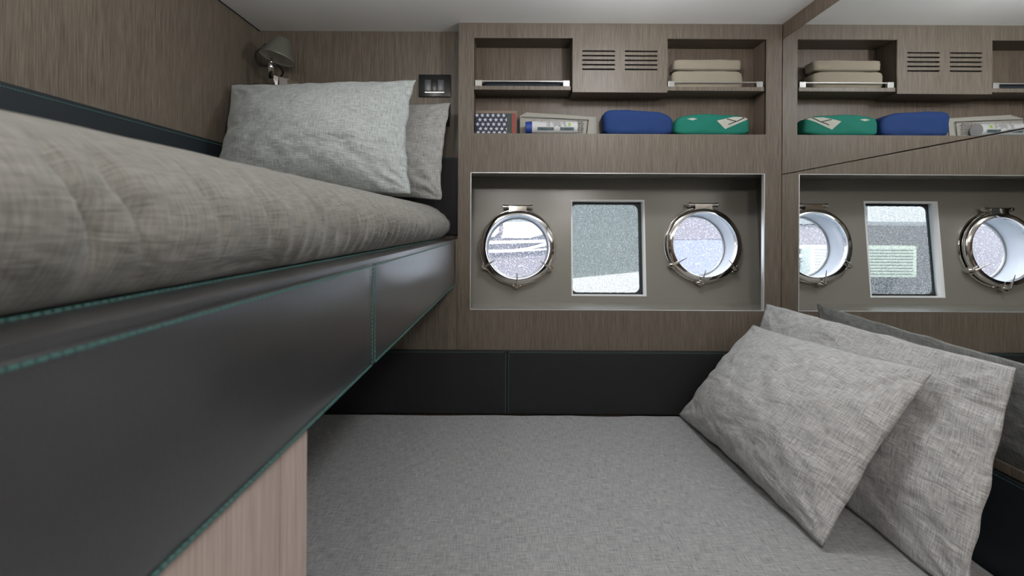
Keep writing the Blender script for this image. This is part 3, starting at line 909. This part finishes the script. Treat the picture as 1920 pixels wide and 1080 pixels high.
# folded clothes and towels
soft('folded_shirt', W(303, Ya, SH), W(446, Yb, 214), M['teal'], 'folded teal shirt with white print, on the long shelf by the mirror', 'shirt', 1, .42, .004,
     top=lambda x, y: 1.0 - .10 * abs(x) ** 3)
sh = bpy.data.objects['folded_shirt']
def drape_print(poly2, name, mat, off):
    """printed patch laid on the front of the shirt"""
    bm = bmesh.new()
    vs = [bm.verts.new(Vector(p)) for p in poly2]; bm.faces.new(vs)
    bmesh.ops.triangulate(bm, faces=bm.faces[:]); 
    for _ in range(4): bmesh.ops.subdivide_edges(bm, edges=bm.edges[:], cuts=1, use_grid_fill=True)
    dg = bpy.context.evaluated_depsgraph_get(); ob = sh.evaluated_get(dg)
    for v in bm.verts:
        o_ = Vector((v.co.x, D - .1, v.co.z)) - sh.location
        hit, loc, nn, _i = ob.ray_cast(o_, Vector((0, 1, 0)))
        v.co = (loc + sh.location + nn * off) if hit else Vector((v.co.x, Ya + .03, v.co.z))
    bmesh.ops.solidify(bm, geom=bm.faces[:], thickness=.0003)
    me = bpy.data.meshes.new(name); bm.to_mesh(me); bm.free()
    return link(name, me, mat, sh, origin=sh.location)
bpy.context.view_layer.update()
X_ = lambda px: 995 - (px - 968) / .965
Z_ = lambda py: (422 - py) / .965
drape_print([W(X_(a), 0, Z_(b)) for a, b in ((1497, 222.5), (1530, 221.5), (1562, 229), (1546, 244), (1528, 236))], 'chest_print', M['print_white'], .0010)
drape_print([W(X_(a), 0, Z_(b)) for a, b in ((1597, 225.5), (1606, 223.8), (1616, 225.8), (1606, 228.5))], 'small_logo', M['print_white'], .0010)
for P in (((1512, 222.5), (1526, 229.5), (1525, 231), (1510, 224)), ((1524, 229.5), (1543, 225), (1545, 226.4), (1525, 231)), ((1526, 229), (1541, 235), (1540, 236.4), (1525, 230.6))):
    drape_print([W(X_(a), 0, Z_(b)) for a, b in P], 'print_stroke', M['ink'], .0016)
soft('folded_cloth', W(166, Ya + .002, SH), W(299, Yb, 224), M['blue'], 'folded royal blue cloth on the long shelf beside the newspapers', 'cloth', 2, .38, .005,
     top=lambda x, y: 1.0 - .12 * (x + 1) / 2 - .35 * max(0, x - .55))
soft('folded_towel', W(296, Ya, S2), W(432, Yb, 296), M['towel'], 'thick cream towel folded flat in the cubby nearest the mirror', 'towel', 3, .30, .0025)
soft('folded_towel', W(299, Ya + .002, 296.4), W(430, Yb, 318), M['towel'], 'thin layered cream towel lying on top of the thick towel', 'towel', 4, .34, .002, layers=4)
soft('clothing_bundle', W(-68, Ya, S2), W(92, Yb, 276), M['darkcloth'], 'dark navy clothing lying low behind the rail of the cubby by the bunk', 'clothing', 6, .5, .004)

# ---------------------------------------------------------------- cabin downlights (all out of view, rear pair added as fill)
for i, (x, y, pw, colr) in enumerate(DOWNLIGHTS):
    places = ('above the upper bunk', 'above the lower bed', 'added as unseen fill near the rear wall on the bunk side', 'added as unseen fill near the rear wall on the mirror side')
    t = thing('unseen_ceiling_light', (x, y, zc - .008), 'round recessed ceiling light ' + places[i], 'light')
    mm = Matrix.Translation((x, y, zc))
    MB().lathe([(.060, 0), (.062, -.006), (.068, -.006), (.070, 0)], mm, 40).build('trim_ring', M['chrome'], t, smooth=True)
    MB().lathe([(.058, -.001), (.056, -.018), (.045, -.032), (.024, -.040), (.0, -.042)], mm, 40).build('dome_diffuser', M['dome'], t, smooth=True)
    l_ = bpy.data.lights.new('unseen_ceiling_lamp', 'POINT'); l_.shadow_soft_size = .045; l_.energy = pw; l_.color = colr
    lo = bpy.data.objects.new('unseen_ceiling_lamp', l_); COL.objects.link(lo); lo.location = (0, 0, -.095); lo.parent = t

# ---------------------------------------------------------------- outside: the next boat and the water
struct('water', MB().box((-30, 2.4, -1.2), (30, 40, -1.0)), simple('harbour_water', (.05, .09, .12), .15, bump=.6, bscale=2))
bt = thing('moored_yacht', (0, 6.2, -1.0), 'neighbouring white motor yacht seen through the portholes', 'boat')
M['hull_grey'] = simple('mauve_grey_hull', (.10, .09, .10), .35)
M['hull_green'] = simple('grey_green_side', (.11, .125, .12), .4)
M['bluehull'] = simple('slate_blue_hull', (.12, .135, .20), .35)
yy = 6.0
def atz(px, py, y=yy): return at(px, py, y)
def quad(name, pts, mat, t_=.04, y=yy):
    return MB().poly([at(a, b, y) for a, b in pts], (0, 1, 0), t_).build(name, mat, bt)
# long hull with a raised deck; its side is flared
rows = []
for i in range(41):
    x = -9 + 18 * i / 40
    rows.append([Vector((x, yy + .45 + .9 * ((abs(x) / 12) ** 3), -1.05)), Vector((x, yy + .05, ZE - .95)), Vector((x, yy + .02, ZE - .25)), Vector((x, yy + .04, ZE + .02)), Vector((x, yy + .3, ZE + .05)), Vector((x, yy + 2.5, ZE + .1))])
link('hull', grid_mesh(rows), M['hull_grey'], bt, smooth=False)
quad('cabin_top', [(600, 380), (1038, 380), (1038, 417), (600, 417)], M['hull_green'], .3, yy - .01)
quad('cabin_side', [(943, 417), (1000, 417), (1012, 425), (1019, 438), (995, 446), (941, 446), (945, 432)], M['white'], .1, yy - .05)
quad('cabin_side', [(800, 420), (930, 420), (936, 427), (934, 437), (926, 444), (800, 446)], M['white'], .1, yy - .05)
quad('rub_rail', [(600, 461), (1034, 449), (1034, 454), (600, 467)], M['white'], .03, yy - .05)
quad('rub_rail', [(600, 477), (960, 468), (990, 464), (1034, 452), (1034, 458), (990, 468), (1034, 465), (1034, 467.5), (960, 472.5), (600, 484)], M['white'], .03, yy - .05)
quad('aft_screen', [(1040, 300), (1215, 300), (1225, 640), (1040, 640)], M['hull_green'], .1, yy - .02)
quad('bathing_platform', [(1030, 527), (1240, 505), (1240, 700), (1030, 700)], M['white'], .06, yy - .08)
quad('stern_panel', [(1225, 448), (1500, 445), (1500, 700), (1225, 700)], M['bluehull'], .1, yy - .02)
quad('upper_panel', [(1215, 300), (1500, 300), (1500, 446), (1215, 449)], M['hull_grey'], .1, yy - .02)
quad('stern_post', [(1230, 300), (1262, 300), (1262, 470), (1230, 470)], M['hull_green'], .1, yy - .06)
# louvred box on the neighbour's deck (seen in the mirror)
lb = MB()
lb.box((-3.05, yy - .22, ZE - .64), (-1.7, yy, ZE - .24), .02)
o = lb.build('deck_locker', simple('pale_green_gelcoat', (.55, .62, .52), .4), bt)
lv = MB()
for k in range(9): lv.box((-3.0, yy - .23, ZE - .60 + .038 * k), (-1.75, yy - .22, ZE - .592 + .038 * k))
lv.build('louver', M['hull_green'], o)
